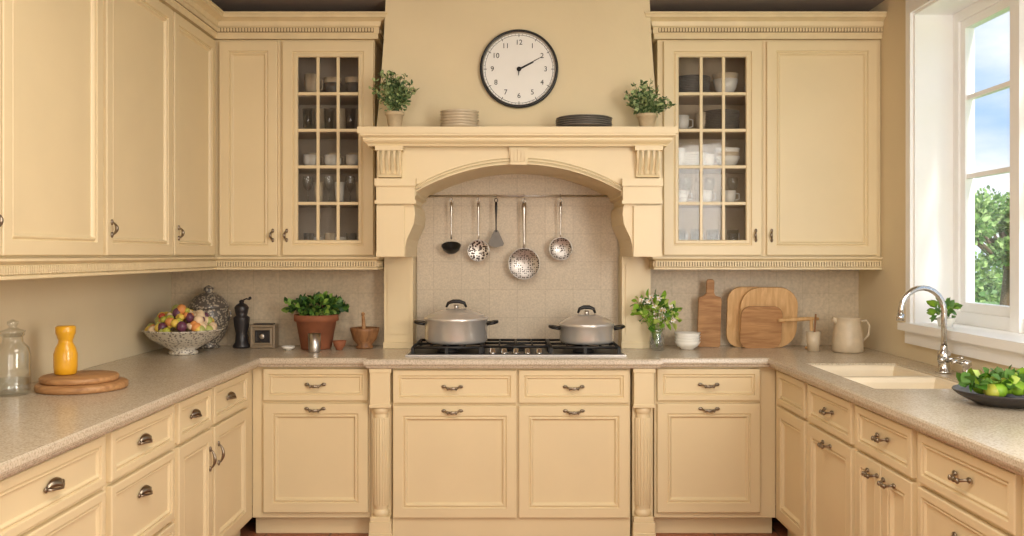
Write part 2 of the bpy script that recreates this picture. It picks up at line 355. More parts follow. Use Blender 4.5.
# right run
dR=WR-1.345; R=FR(1.345)
base_unit(R,3.97,4.488,dR,[(3.99,4.40,.699,.862,'drawer',[]),(3.99,4.40,.13,.684,'door',[])],open_top=True)
base_unit(R,3.42,3.968,dR,[(3.44,3.95,.699,.862,'drawer',[(3.7,.785)]),(3.44,3.95,.13,.684,'door',[(3.7,.645)])],open_top=True)
base_unit(R,2.90,3.418,dR,[(2.92,3.40,.699,.862,'drawer',[(3.16,.785)]),(2.92,3.156,.13,.684,'door',[(3.09,.64)]),(3.164,3.40,.13,.684,'door',[(3.23,.64)])])
base_unit(R,2.30,2.898,dR,dr3(2.30,2.898)); base_unit(R,1.55,2.298,dR,dr3(1.55,2.298))
# countertop
CT0,CT1=.874,.92
m=MB()
YN=1.5; e=.002
m.box(WL+e,-1.29,YN,WB-e,CT0,CT1,STONE)
m.box(-1.29,1.31,4.455,WB-e,CT0,CT1,STONE); m.box(-.72,.73,4.40,4.455,CT0,CT1,STONE)
sx0,sx1,sy0,sy1=1.41,1.84,3.42,4.22
m.box(1.31,WR-e,YN,sy0,CT0,CT1,STONE); m.box(1.31,WR-e,sy1,WB-e,CT0,CT1,STONE); m.box(1.31,sx0,sy0,sy1,CT0,CT1,STONE); m.box(sx1,WR-e,sy0,sy1,CT0,CT1,STONE)
m.mold([(-1.29,YN),(-1.29,4.455),(-.72,4.455),(-.72,4.40),(.73,4.40),(.73,4.455),(1.31,4.455),(1.31,YN)],[(0,CT0),(.006,CT0),(.010,CT0+.008),(.010,CT0+.012),(.018,CT0+.016),(.020,CT0+.024),(.018,CT1-.006),(.012,CT1-.0005),(0,CT1-.0004)],STONE)
m.build('countertop')
# sink
m=MB()
yd=3.82
for a,b in ((sy0+.001,yd-.012),(yd+.012,sy1-.001)):
    M0=m.M; m.M=Matrix(((1,0,0,0),(0,0,1,0),(0,1,0,0),(0,0,0,1)))
    m.loft(sx0+.001,sx1-.001,a,b,[(0,CT1-.008),(.012,CT1-.012),(.02,CT1-.03),(.03,.79),(.05,.76),(.06,.757)],SINKM,True,False); m.M=M0
    m.lathe([(.0,.762),(.028,.762),(.034,.758)],((sx0+sx1)/2,(a+b)/2,0),STEEL,20)
m.box(sx0+.001,sx1-.001,yd-.012,yd+.012,.80,CT1-.008,SINKM)
m.build('kitchen_sink',.002)
# faucet
m=MB(); fx,fy=1.905,3.88
m.lathe([(.0,0),(.036,0),(.036,.008),(.026,.014),(.022,.05),(.027,.06),(.027,.09),(.017,.1),(.0135,.12)],(fx,fy,CT1+.001),CHROME,24)
pts=[(fx,fy,1.03),(fx,fy,1.18)]
for i in range(0,13):
    a=math.pi*i/12*.97; pts.append((fx-.095+.095*math.cos(a),fy,1.19+.105*math.sin(a)))
pts.append((fx-.192,fy,1.175)); m.tube(pts,.0125,CHROME,14)
m.tube([(fx-.192,fy,1.18),(fx-.193,fy,1.15)],.016,CHROME,14)
m.tube([(fx+.0,fy,.975),(fx+.02,fy-.06,.985),(fx+.02,fy-.12,1.0)],[.011,.010,.008],CHROME,10)
m.tube([(fx,fy,.98),(fx-.03,fy-.03,.98)],.015,CHROME,12)
m.build('gooseneck_faucet')
m=MB(); m.lathe([(.0,0),(.024,0),(.024,.006),(.013,.012),(.013,.05),(.02,.055),(.02,.075),(.0,.08)],(1.91,3.70,CT1+.001),CHROME,20)
m.tube([(1.91,3.70,.98),(1.86,3.69,.995),(1.845,3.69,.985)],.006,CHROME,8); m.build('soap_dispenser')
# backsplash
m=MB(); m.box(WL+.001,-.715,WB-.012,WB-.001,CT1+.001,1.36,TILE); m.box(.775,WR-.001,WB-.012,WB-.001,CT1+.001,1.36,TILE); m.build('backsplash_tiles')
m=MB(); m.box(-.545,.605,WB-.014,WB-.001,CT1+.001,1.95,TILE2); m.build('stove_backsplash_tiles')
# ------------------------------------------------------------ wall cabinets
UZ0,UZ1=1.43,2.60
def wall_unit(M,u0,u1,depth,doors):
    mb=MB(M); mb.box(u0,u1,-depth+.002,0,UZ0,UZ1,CAB)
    for d in doors:
        front(mb,d[0],d[1],UZ0+.008,UZ1-.012,'door')
        for h in d[2]: pull(mb,h,1.545,.021,.05,True)
    return mb.build('wall_cabinet',.0012,1)
dU=(-1.61)-WL
LU=FL(-1.61)
wall_unit(LU,3.44,4.749,dU,[(3.455,4.125,[3.49]),(4.15,4.72,[4.19])])
wall_unit(LU,2.05,3.438,dU,[(2.06,2.74,[2.70]),(2.75,3.425,[])])
wall_unit(LU,1.5,2.048,dU,[(1.51,2.04,[])])
YU=4.75; BU=FB(YU); db=WB-YU-.001
wall_unit(BU,-1.609,-1.25,db,[(-1.575,-1.262,[-1.285])])
wall_unit(BU,1.355,WR-.001,db,[(1.37,1.965,[1.395])])
def glass_unit(u0,u1,du0,du1,hu,inner):
    mb=MB(BU); t=.018; d=db
    mb.box(u0,u0+t,-d,0,UZ0,UZ1,CAB); mb.box(u1-t,u1,-d,0,UZ0,UZ1,CAB)
    mb.box(u0+t,u1-t,-d,-.0,UZ0,UZ0+.03,CAB); mb.box(u0+t,u1-t,-d,0,UZ1-.03,UZ1,CAB); mb.box(u0+t,u1-t,-d,-d+.01,UZ0+.03,UZ1-.03,inner)
    mb.box(u0+t,u0+t+.004,-d+.01,-.02,UZ0+.03,UZ1-.03,inner); mb.box(u1-t-.004,u1-t,-d+.01,-.02,UZ0+.03,UZ1-.03,inner)
    mb.box(u0+t,du0+.03,-.02,0,UZ0+.03,UZ1-.03,CAB); mb.box(du1-.03,u1-t,-.02,0,UZ0+.03,UZ1-.03,CAB)
    z0,z1=UZ0+.008,UZ1-.012; fw=.083
    mb.loft(du0,du1,z0,z1,[(0,0),(0,.018),(.003,.021),(.053,.021),(.055,.013),(.060,.013),(.064,.019),(fw-.004,.019),(fw,.012),(fw,0),(0,0)],CAB,False,False)
    iu0,iu1,iz0,iz1=du0+fw,du1-fw,z0+fw,z1-fw
    for k in (1,2): c=iu0+(iu1-iu0)*k/3; mb.box(c-.008,c+.008,.002,.016,iz0,iz1,CAB)
    zs=[iz0+(iz1-iz0)*k/5 for k in range(1,5)]
    for c in zs: mb.box(iu0,iu1,.002,.015,c-.008,c+.008,CAB)
    for c in zs: mb.box(u0+t+.004,u1-t-.004,-d+.01,-.03,c-.008,c+.006,inner)
    mb.box(iu0-.01,iu1+.01,.004,.007,iz0-.01,iz1+.01,CABG)
    pull(mb,hu,1.545,.021,.05,True)
    mb.build('glass_door_cabinet',.0012,1)
    return [UZ0+.031]+[z+.007 for z in zs],iu0,iu1
def plates(mb,x,y,z,n,r,m,dz=.009):
    for i in range(n): mb.lathe([(0,0),(r*.55,0),(r*.95,.010),(r,.014),(r*.98,.016),(r*.55,.005),(0,.005)],(x+random.uniform(-.002,.002),y,z+i*dz),m,28)
def bowl(mb,x,y,z,r,h,m): mb.lathe([(0,0),(r*.45,0),(r*.5,.006),(r*.8,h*.45),(r,h),(r*.96,h),(r*.76,h*.48),(r*.4,.012),(0,.01)],(x,y,z),m,28)
def tumbler(mb,x,y,z,r,h,m): mb.lathe([(0,0),(r*.8,0),(r,h),(r*.94,h),(r*.75,.006),(0,.006)],(x,y,z),m,20)
def cupb(mb,x,y,z,r,h,m):
    mb.lathe([(0,0),(r*.6,0),(r*.95,h*.4),(r,h),(r*.93,h),(r*.85,.4*h),(0,.008)],(x,y,z),m,20)
    mb.tube([(x+r*.9,y,z+h*.8),(x+r*1.5,y,z+h*.75),(x+r*1.5,y,z+h*.35),(x+r*.9,y,z+h*.25)],.004,m,6)
def wineglass(mb,x,y,z,h,m): mb.lathe([(0,0),(.026,0),(.026,.003),(.004,.008),(.004,h*.45),(.022,h*.58),(.03,h*.78),(.026,h)],(x,y,z),m,18)
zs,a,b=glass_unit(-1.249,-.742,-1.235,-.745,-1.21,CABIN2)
cy=4.86
m=MB(); c=(a+b)/2; xs3=(a+.045,c,b-.045)
for k,z in enumerate(zs):
    for i,x in enumerate(xs3):
        if k==0: tumbler(m,x-.015,cy,z,.03,.10,BEIGEC if i%2 else DARKPL); bowl(m,x+.03,cy+.09,z,.05,.08,WHITEC)
        elif k==1: wineglass(m,x-.02,cy,z,.15,JARG); tumbler(m,x+.03,cy+.04,z,.028,.12,WHITEC if i==1 else BEIGEC)
        elif k==2: cupb(m,x-.01,cy,z,.036,.07,WHITEC); cupb(m,x-.01,cy+.09,z,.036,.09,BEIGEC)
        elif k==3: tumbler(m,x-.02,cy,z,.03,.13,JARG); tumbler(m,x+.03,cy+.08,z,.032,.14,BEIGEC)
        else:
            if i==0: cupb(m,x,cy,z,.04,.12,BEIGEC)
            else: bowl(m,x,cy,z,.05,.07,DARKPL); bowl(m,x,cy,z+.03,.05,.07,BEIGEC)
m.build('glassware_set')
zs,a,b=glass_unit(.785,1.354,.815,1.342,1.31,CABIN)
m=MB(); c=(a+b)/2
for k,z in enumerate(zs):
    if k==0:
        for x in (a+.03,a+.12,c+.03,b-.04): tumbler(m,x,cy,z,.032,.12,JARG); tumbler(m,x+.03,cy+.08,z,.03,.1,WHITEC)
    elif k==1:
        for x in (a+.05,c,b-.05): cupb(m,x-.01,cy,z,.037,.07,WHITEC); wineglass(m,x+.03,cy+.08,z,.15,JARG)
    elif k==2:
        plates(m,a+.10,cy+.02,z,8,.10,WHITEC); tumbler(m,a+.02,cy-.05,z,.028,.1,WHITEC)
        for i in range(3): bowl(m,b-.07,cy,z+i*.022,.07,.06,BEIGEC if i==1 else WHITEC)
        cupb(m,c,cy-.03,z,.034,.07,WHITEC)
    elif k==3:
        plates(m,b-.10,cy+.02,z,12,.10,DARKPL); cupb(m,a+.04,cy,z,.04,.09,WHITEC); cupb(m,c-.02,cy+.03,z,.04,.11,BEIGEC)
    else: plates(m,a+.1,cy+.02,z,11,.10,DARKPL); bowl(m,b-.08,cy,z,.07,.09,WHITEC); bowl(m,b-.08,cy,z+.03,.07,.09,BEIGEC)
m.build('dinnerware_set')
# crown and light rail
CP=[(0,2.602),(.022,2.602),(.022,2.625),(.028,2.632),(.028,2.662),(.036,2.668),(.040,2.69),(.06,2.70),(.075,2.705),(.075,2.718),(.082,2.722),(.082,2.732),(-.02,2.732),(-.02,2.602),(0,2.602)]
LP=[(-.02,1.429),(.030,1.429),(.030,1.420),(.020,1.414),(.012,1.408),(.012,1.376),(.024,1.372),(.024,1.362),(-.02,1.362),(-.02,1.429)]
pl=[(-1.61,1.5),(-1.61,YU),(-.742,YU),(-.742,WB-.002)]
plr=[(-1.61,1.5),(-1.61,YU),(-.742,YU),(-.742,WB-.02)]
pr=[(.785,WB-.002),(.785,YU),(WR-.001,YU)]
prr=[(.785,WB-.02),(.785,YU),(WR-.001,YU)]
for p,q in ((pl,plr),(pr,prr)):
    m=MB(); m.mold(p,CP,TRIMC); m.dentils(p,.0275,.036,2.638,2.657,.016,.010,TRIMC)
    m.dentils(p,.0275,.0285,2.634,2.660,.016,.016,GROOVE)
    m.build('trim_1' if p is pl else 'trim_2')
    m=MB(); m.mold(q,LP,TRIMC); m.dentils(q,.0115,.0125,1.379,1.404,.014,.014,GROOVE); m.dentils(q,.012,.022,1.378,1.405,.014,.009,TRIMC)
    m.build('trim_3' if p is pl else 'trim_4')
# ------------------------------------------------------------ range hood
hc=.03; CHY=4.68
m=MB()
levels=[(2.085,.755),(2.2,.742),(2.4,.725),(2.6,.711),(CZ-.001,.702)]
vs=[];fs=[]
for z,h in levels: vs+=[(hc-h,CHY,z),(hc+h,CHY,z),(hc+h,WB-.001,z),(hc-h,WB-.001,z)]
for i in range(len(levels)-1):
    for j in range(4): fs.append((i*4+j,i*4+(j+1)%4,i*4+(j+1)%4+4,i*4+j+4))
fs+=[(3,2,1,0),tuple(len(vs)-4+j for j in range(4))]
m.add(vs,fs,HOODM)
# mantel
m.box(-.775,.832,4.405,4.70,2.05,2.083,CAB); m.box(-.735,.78,4.70,5.05,2.02,2.083,CAB)
m.mold([(-.715,4.70),(-.715,4.46),(.772,4.46),(.772,4.70)],[(0,1.99),(.012,1.99),(.016,2.0),(.03,2.012),(.034,2.02),(.034,2.03),(.05,2.04),(.05,2.05),(0,2.05),(0,1.99)],CAB)
ax0,ax1,zsn,zpk=-.49,.56,1.765,1.905
N=28
def arc(t):
    w=(ax1-ax0)/2; h=zpk-zsn; Rr=(w*w+h*h)/(2*h); return zsn+math.sqrt(Rr*Rr-(t*w)**2)-(Rr-h)
inner=[(ax0+(ax1-ax0)*i/N,arc(-1+2*i/N)) for i in range(N+1)]
S=[(0,1.745),(-.022,1.735),(-.028,1.715),(-.010,1.69),(-.006,1.65),(-.012,1.60),(-.03,1.56),(-.048,1.52),(-.056,1.48),(-.056,1.43)]
Lleg=[(ax0+dx,z) for dx,z in S]; Rleg=[(ax1-dx,z) for dx,z in S]
oxl,oxr=-.692,.762
m.prism([(oxl,2.05),(oxl,zsn)]+[(ax0,zsn)]+inner[1:-1]+[(ax1,zsn),(oxr,zsn),(oxr,2.05)],4.50,5.045,CAB)
m.prism([(oxl,zsn),(oxl,1.43)]+Lleg[::-1]+[(ax0,zsn)],4.50,5.045,CAB)
m.prism([(oxr,zsn),(oxr,1.43)]+Rleg[::-1]+[(ax1,zsn)],4.50,5.045,CAB)
def archtube(off,r): m.tube([(x,4.498,z+off) for x,z in inner],r,CAB,8)
archtube(.012,.006); archtube(.028,.004)
# keystone
m.prism([(hc-.045,1.99),(hc-.038,1.90),(hc+.048,1.90),(hc+.055,1.99)],4.475,4.50,CAB)
for k in range(5): x=hc-.03+k*.0175; m.box(x-.005,x+.005,4.466,4.476,1.915,1.98,CAB)
for cx in (-.62,.69):
    w=.058
    m.box(cx-w-.012,cx+w+.012,4.43,4.50,1.968,1.99,CAB)
    prof=[(4.44,1.968),(4.44,1.93),(4.45,1.90),(4.468,1.87),(4.472,1.85),(4.465,1.835),(4.50,1.83),(4.50,1.968)]
    n=len(prof); vs=[(cx-w,y,z) for y,z in prof]+[(cx+w,y,z) for y,z in prof]
    m.add(vs,[tuple(range(n)),tuple(range(n,2*n))[::-1]]+[(i,(i+1)%n,(i+1)%n+n,i+n) for i in range(n)],CAB)
    for k in range(4):
        x=cx-.042+k*.028; m.tube([(x,4.437,1.965),(x,4.437,1.93),(x,4.447,1.90),(x,4.465,1.87),(x,4.469,1.85)],.008,CAB,8)
    lo,hi=(oxl-.004,ax0+.002) if cx<0 else (ax1-.002,oxr+.004)
    m.box(lo,hi,4.455,4.5,1.79,1.828,CAB); m.box(lo+.006,hi-.006,4.47,4.5,1.715,1.79,CAB); m.box(lo,hi,4.462,4.5,1.70,1.718,CAB)
    lo2,hi2=(oxl+.002,ax0-.06) if cx<0 else (ax1+.06,oxr-.002)
    m.box(lo2,hi2,4.482,4.5,1.455,1.69,CAB); m.box(lo2-.002,hi2+.002,4.478,4.5,1.432,1.455,CAB)
for a,b in ((-.712,-.552),(.612,.772)):
    m.box(a,b,4.90,5.045,CT1+.001,1.432,CAB); m.box(a+.02,b-.02,4.893,4.90,1.0,1.39,CAB); m.box(a-.004,b+.004,4.885,5.045,CT1+.001,.955,CAB)
m.build('range_hood',.003)
# ------------------------------------------------------------ cooktop
m=MB()
hx0,hx1,hy0,hy1=-.545,.585,4.50,4.97; z=CT1+.001
m.box(hx0,hx1,hy0,hy1,z,z+.008,STEEL); m.box(hx0+.012,hx1-.012,hy0+.012,hy1-.012,z+.008,z+.011,BLKPL)
w3=(hx1-hx0-.06)/3; gz=z+.042
for k in range(3):
    a=hx0+.03+k*w3+.004; b=a+w3-.008; y0=hy0+(.09 if k==1 else .03); y1=hy1-.03
    for (p,q) in (((a,y0,gz),(b,y0,gz)),((a,y1,gz),(b,y1,gz)),((a,y0,gz),(a,y1,gz)),((b,y0,gz),(b,y1,gz)),((a,(y0+y1)/2,gz),(b,(y0+y1)/2,gz)),(((a+b)/2,y0,gz),((a+b)/2,y1,gz))):
        m.tube([p,q],.0075,BLACK,6)
    for cx2 in (a+(b-a)*.25,a+(b-a)*.75): m.tube([(cx2,y0,gz),(cx2,y1,gz)],.0055,BLACK,6)
    for x in (a,b,(a+b)/2):
        for y in (y0,y1): m.box(x-.008,x+.008,y-.008,y+.008,z+.010,gz,BLACK)
    ys=(y0+.11,y1-.10) if k!=1 else ((y0+y1)/2,)
    for y in ys:
        rr=.045 if k!=1 else .06
        m.lathe([(0,.011),(rr*1.3,.011),(rr*1.25,.018),(rr,.02),(rr,.03),(rr*.8,.034),(0,.034)],((a+b)/2,y,z),BLACK,24)
for k in range(5):
    x=.02-.12+k*.06
    m.lathe([(0,0),(.02,0),(.019,.006),(.015,.008),(.014,.026),(0,.028)],(x,hy0+.042,z+.010),CHROME,18)
m.build('gas_cooktop')
# pots
def pot(x,y,r,h,name,z0=.9715,long=False):
    m=MB()
    m.lathe([(0,0),(r*.94,0),(r*.985,.008),(r,.02),(r,h-.004),(r*1.03,h),(r*.98,h),(r*.97,.02),(0,.012)],(x,y,z0),POTM,48)
    m.lathe([(r*1.035,h),(r*1.04,h+.006),(r*1.0,h+.012),(r*.8,h+.032),(r*.45,h+.052),(r*.2,h+.058),(0,h+.06)],(x,y,z0),POTM,48)
    m.tube([(x,y,z0+h+.055),(x,y,z0+h+.075)],.012,STEEL,12)
    k=r*.32
    m.tube([(x-k,y,z0+h+.062),(x-k*.8,y,z0+h+.085),(x-k*.3,y,z0+h+.094),(x+k*.3,y,z0+h+.094),(x+k*.8,y,z0+h+.085),(x+k,y,z0+h+.062)],[.006,.009,.011,.011,.009,.006],BLKPL,10)
    for s in (-1,1):
        hz=z0+h*.80
        m.tube([(x+s*r*.98,y-.045,hz),(x+s*(r+.035),y-.043,hz+.006),(x+s*(r+.052),y-.02,hz+.01),(x+s*(r+.052),y+.02,hz+.01),(x+s*(r+.035),y+.043,hz+.006),(x+s*r*.98,y+.045,hz)],.0085,BLKPL,10)
        m.tube([(x+s*r*.97,y,hz),(x+s*(r+.045),y,hz+.008)],.006,STEEL,8)
    return m.build(name)
pot(-.30,4.74,.168,.125,'cooking_pot'); pot(.40,4.72,.145,.095,'cooking_pot')
# ------------------------------------------------------------ utensils
rz=1.775; ry=4.99
m=MB(); m.tube([(-.475,ry,rz),(.545,ry,rz)],.005,STEEL,10)
for x in (-.465,.03,.535): m.tube([(x,ry,rz),(x,5.044,rz)],.005,STEEL,8)
m.build('utensil_rail')
def hook_handle(m,x,ztop,zbot,r=.0045,mm=STEEL,w=None):
    y=ry-.012
    m.tube([(x,ry+.006,rz+.002),(x,ry,rz+.011),(x,ry-.009,rz+.006),(x,y,rz-.015),(x,y-.006,rz-.025)],.0022,STEEL,6)
    pts=[(x+.009*math.cos(a),y-.003,ztop+.004+.011*math.sin(a)) for a in [math.pi*2*i/12-math.pi/2 for i in range(13)]]
    m.tube(pts,.0025,mm,6)
    n=7; m.tube([(x,y-.003+.0*i,ztop-.008+(zbot-ztop+.008)*i/n) for i in range(n+1)],[r*1.6,r*1.7,r*1.5,r*1.1,r*.9,r*.8,r*.8,r],mm,8)
def disc_holes(m,c,R,mm,bowlz=.22,rim=STEEL):
    rings=[0,.2,.4,.6,.8,.92,1.0]; seg=36; vs=[];fs=[]
    for rr in rings:
        for i in range(seg):
            a=2*math.pi*i/seg; vs.append((c[0]+R*rr*math.cos(a),c[1]+R*bowlz*(1-rr*rr),c[2]+R*rr*math.sin(a)))
    for k in range(len(rings)-1):
        for i in range(seg):
            a=k*seg+i;b=k*seg+(i+1)%seg; fs.append((a,b,b+seg,a+seg))
    m.add(vs[:],fs,mm,True)
    m.tube([(c[0]+R*math.cos(2*math.pi*i/30),c[1],c[2]+R*math.sin(2*math.pi*i/30)) for i in range(31)],.003,rim,6,False)
zt=rz-.03
m=MB(); hook_handle(m,-.343,zt,1.53)
m.M=Matrix.Translation((-.343,ry-.02,1.49))@Matrix.Rotation(math.radians(25),4,'X')
m.lathe([(0,-.045),(.025,-.04),(.045,-.022),(.054,.0),(.056,.004),(.052,.002),(.042,-.018),(0,-.038)],(0,0,0),BLKPL,28); m.M=Matrix(); m.build('soup_ladle')
m=MB(); hook_handle(m,-.19,zt,1.52); disc_holes(m,(-.19,ry-.02,1.465),.06,PERF2); m.build('skimmer')
m=MB(); hook_handle(m,-.09,zt,1.57,mm=BLKPL)
y=ry-.016; m.prism([(-.10,1.58),(-.08,1.58),(-.072,1.565),(-.045,1.505),(-.05,1.492),(-.09,1.482),(-.13,1.492),(-.135,1.505),(-.108,1.565)],y-.002,y+.002,DARKPL); m.build('spatula')
m=MB(); hook_handle(m,.068,zt,1.47,.008); disc_holes(m,(.068,ry-.022,1.39),.088,PERF); m.build('skimmer')
m=MB(); hook_handle(m,.275,zt,1.53); disc_holes(m,(.275,ry-.02,1.475),.064,PERF); m.build('skimmer')
# ------------------------------------------------------------ clock
cxk,czk,R0=.037,2.425,.208
CF=CHY-.001
m=MB(Matrix.Translation((cxk,CF,czk))@Matrix.Rotation(math.radians(90),4,'X'))
m.lathe([(R0*.97,0),(R0,.008),(R0,.028),(R0*.985,.034),(R0*.95,.036),(R0*.925,.030),(R0*.915,.014)],(0,0,0),BLKPL,96)
m.lathe([(R0*.905,.0145),(R0*.915,.031),(R0*.93,.0335)],(0,0,0),STEEL,96)
m.lathe([(R0*.92,.014),(0,.0141)],(0,0,0),CLOCKF,96)
m.lathe([(R0*.87,.0146),(R0*.865,.0148),(R0*.86,.0146)],(0,0,0),INK,96)
for i in range(60):
    a=2*math.pi*i/60; l=.87 if i%5 else .82; w=.0007 if i%5 else .0016
    d=Vector((math.sin(a),math.cos(a),0)); q=Vector((d.y,-d.x,0)); p0=d*R0*l; p1=d*R0*.9
    m.add([tuple(v+Vector((0,0,.0152))) for v in (p0-q*w,p0+q*w,p1+q*w,p1-q*w)],[(0,1,2,3)],INK)
def hand(ang,L,w,z,tail=.04):
    a=math.radians(ang); d=Vector((math.sin(a),math.cos(a),0)); q=Vector((d.y,-d.x,0))
    P=[-d*tail-q*w*.7,-d*tail+q*w*.7,q*w,d*L+q*w*.3,d*L-q*w*.3,-q*w]
    n=6; vs=[tuple(v+Vector((0,0,z))) for v in P]+[tuple(v+Vector((0,0,z+.0015))) for v in P]
    m.add(vs,[tuple(range(n)),tuple(range(n,2*n))]+[(i,(i+1)%n,(i+1)%n+n,i+n) for i in range(n)],INK)
hand(62,.138,.0035,.020,.012); hand(65,.085,.006,.017,.012); hand(184,.034,.004,.0185,.0)
m.lathe([(.012,.015),(.012,.023),(0,.024)],(0,0,0),INK,20)
m.build('wall_clock')
clock=bpy.data.objects['wall_clock']
for h in range(1,13):
    cu=bpy.data.curves.new('n','FONT'); cu.body=str(h); cu.size=.038; cu.align_x='CENTER'; cu.align_y='CENTER'; cu.extrude=.0004
    o=bpy.data.objects.new('n',cu); bpy.context.scene.collection.objects.link(o)
    bpy.context.view_layer.update(); dg=bpy.context.evaluated_depsgraph_get()
    me=bpy.data.meshes.new_from_object(o.evaluated_get(dg)); bpy.data.objects.remove(o)
    me.materials.clear(); me.materials.append(INK)
    a=2*math.pi*h/12; ob=bpy.data.objects.new('numeral_%d'%h,me); bpy.context.scene.collection.objects.link(ob)
    W=Matrix.Translation((cxk+math.sin(a)*R0*.68,CF-.0155,czk+math.cos(a)*R0*.68))@Matrix.Rotation(math.radians(90),4,'X')
    ob.parent=clock; ob.matrix_parent_inverse=Matrix.Translation(clock.location).inverted(); ob.matrix_basis=W
# ------------------------------------------------------------ things on mantel
MZ=2.0845
def potplant(name,x,y,z,r,h,pm,fr,n,size,gs,fz=None,w=.5):
    m=MB(); m.lathe([(0,0),(r*.68,0),(r*.72,.006),(r*.95,h*.8),(r*1.06,h*.82),(r*1.06,h),(r*.94,h),(r*.9,h*.86),(0,h*.86)],(x,y,z),pm,28)
    m.lathe([(r*.9,h*.87),(0,h*.9)],(x,y,z),SOIL,20)
    zc=z+h+(fz if fz is not None else fr[2]*.6)
    m.foliage((x,y,zc),fr,n,size,gs,(x,y,z+h*.88),w,14); return m
def sprigs(m,x,y,z,n,L,sp,gs,size):
    for i in range(n):
        a=random.uniform(0,6.28); t=random.uniform(.1,1)*sp; b=Vector((x,y,z)); l=L*random.uniform(.6,1)
        d=Vector((math.cos(a)*t,math.sin(a)*t*.7,1)).normalized(); P=[]
        for k in range(6): q=b+d*l*k/5; q.z-=.25*l*(t*(k/5))**2; P.append(q)
        m.tube(P,.0012,gs[2],4)
        for k in range(1,6):
            for s in range(4): m.leaf(P[k]+Vector((random.uniform(-.004,.004),)*3),Vector((random.uniform(-1,1),random.uniform(-1,1),random.uniform(-.2,1))),size*random.uniform(.7,1.2),random.choice(gs),.6)
m=potplant('potted_herb',-.60,4.50,MZ,.046,.085,STONEP,(.07,.055,.055),130,.026,SAGE,.05); sprigs(m,-.60,4.50,MZ+.08,42,.21,.8,SAGE,.026); m.build('potted_herb')
m=potplant('potted_herb',.69,4.50,MZ,.050,.075,STONEP,(.08,.055,.045),130,.026,SAGE,.04); sprigs(m,.69,4.50,MZ+.07,46,.17,1.3,SAGE,.026); m.build('potted_herb')
m=MB(); 
for i in range(6): m.lathe([(0,0),(.055,0),(.075,.006),(.102-.002*(i%2),.018),(.098,.018),(.07,.009),(0,.005)],(-.27,4.525,MZ+i*.0145),BEIGEC,36)
m.build('bowl_stack')
m=MB(); plates(m,.37,4.53,MZ,5,.146,DARKPL,.0105); m.build('plate_stack')
# ------------------------------------------------------------ counter items (left)
C=CT1+.001
m=MB(); m.lathe([(0,0),(.160,0),(.165,.006),(.165,.022),(.158,.028),(0,.028)],(-1.67,3.42,C),WOODM,56)
m.build('round_cutting_board')
m=MB(); m.lathe([(0,0),(.135,0),(.142,.005),(.142,.018),(.136,.024),(0,.024)],(-1.685,3.43,C+.0285),WOODM,56); m.build('round_cutting_board')
m=MB(); m.lathe([(0,0),(.034,0),(.040,.004),(.043,.03),(.043,.08),(.036,.105),(.026,.125),(.026,.135),(.031,.145),(.031,.15),(.036,.16),(.037,.185),(.030,.19),(0,.19)],(-1.745,3.44,C+.053),YEL,32)
m.build('yellow_bottle')
m=MB(); x,y=-1.855,3.27
m.lathe([(0,0),(.05,0),(.058,.006),(.060,.02),(.060,.15),(.054,.175),(.036,.195),(.033,.215),(.040,.222),(.040,.228)],(x,y,C),JARG,36)
m.lathe([(0,.004),(.05,.006),(.055,.02),(.055,.06),(0,.06)],(x,y,C),JARG,36)
m.lathe([(.0,.215),(.03,.215),(.034,.229),(.042,.231),(.042,.237),(.02,.245),(.012,.252),(.019,.262),(.019,.272),(0,.28)],(x,y,C),JARG,28)
m.build('glass_jar')
bx,by=-1.725,4.62
m=MB(); m.lathe([(0,0),(.07,0),(.075,.012),(.06,.022),(.11,.05),(.165,.085),(.198,.125),(.203,.128),(.195,.132),(.155,.095),(.1,.06),(0,.04)],(bx,by,C),PATW,48)
m.build('fruit_bowl')
FR_=[mat('apple_red',srgb(186,78,56),.3,noise=.3,nscale=12),mat('pear_green',srgb(176,178,70),.4,noise=.15,nscale=12),mat('peach',srgb(226,150,84),.5,noise=.2,nscale=12),mat('grape_purple',srgb(104,60,82),.3,noise=.2),mat('grape_green',srgb(176,182,104),.3,noise=.1),mat('lemon',srgb(232,200,90),.4,noise=.1),mat('cream_fruit',srgb(232,206,170),.5,noise=.1)]
m=MB()
for i in range(120):
    a=random.uniform(0,6.28); rr=.165*math.sqrt(random.random()); fr=random.choice([.016,.019,.022,.026]); h=.12+.125*(1-(rr/.17)**2)*random.uniform(.5,1)
    m.sphere((bx+rr*math.cos(a),by+rr*math.sin(a),C+h+.0),(fr,fr,fr*random.uniform(.95,1.25)),random.choice([FR_[0],FR_[1],FR_[2],FR_[2],FR_[5],FR_[5],FR_[6],FR_[6],FR_[4],FR_[4],FR_[3]]))
m.build('fruit_pile')
m=MB(); x,y=-1.70,4.93
m.lathe([(r_*.98,z_) for r_,z_ in [(0,0),(.06,0),(.065,.01),(.055,.02),(.085,.06),(.108,.12),(.112,.17),(.108,.21),(.104,.22),(.112,.224),(.112,.23),(.10,.255),(.075,.285),(.04,.305),(.022,.31),(.03,.32),(.03,.332),(.012,.345),(0,.35)]],(x,y,C),PATD,36)
for s in (-1,1): m.tube([(x+s*.103,y,C+.2),(x+s*.12,y,C+.21),(x+s*.125,y,C+.18),(x+s*.104,y,C+.14)],.006,PATD,8)
m.build('lidded_ginger_jar')
m=MB(); x,y=-1.515,4.93
m.lathe([(0,0),(.045,0),(.048,.006),(.048,.015),(.036,.03),(.032,.08),(.04,.12),(.045,.16),(.045,.17),(.03,.18),(.035,.2),(.04,.225),(.03,.24),(.02,.246),(.012,.25),(.014,.262),(0,.27)],(x,y,C),CHARC,28)
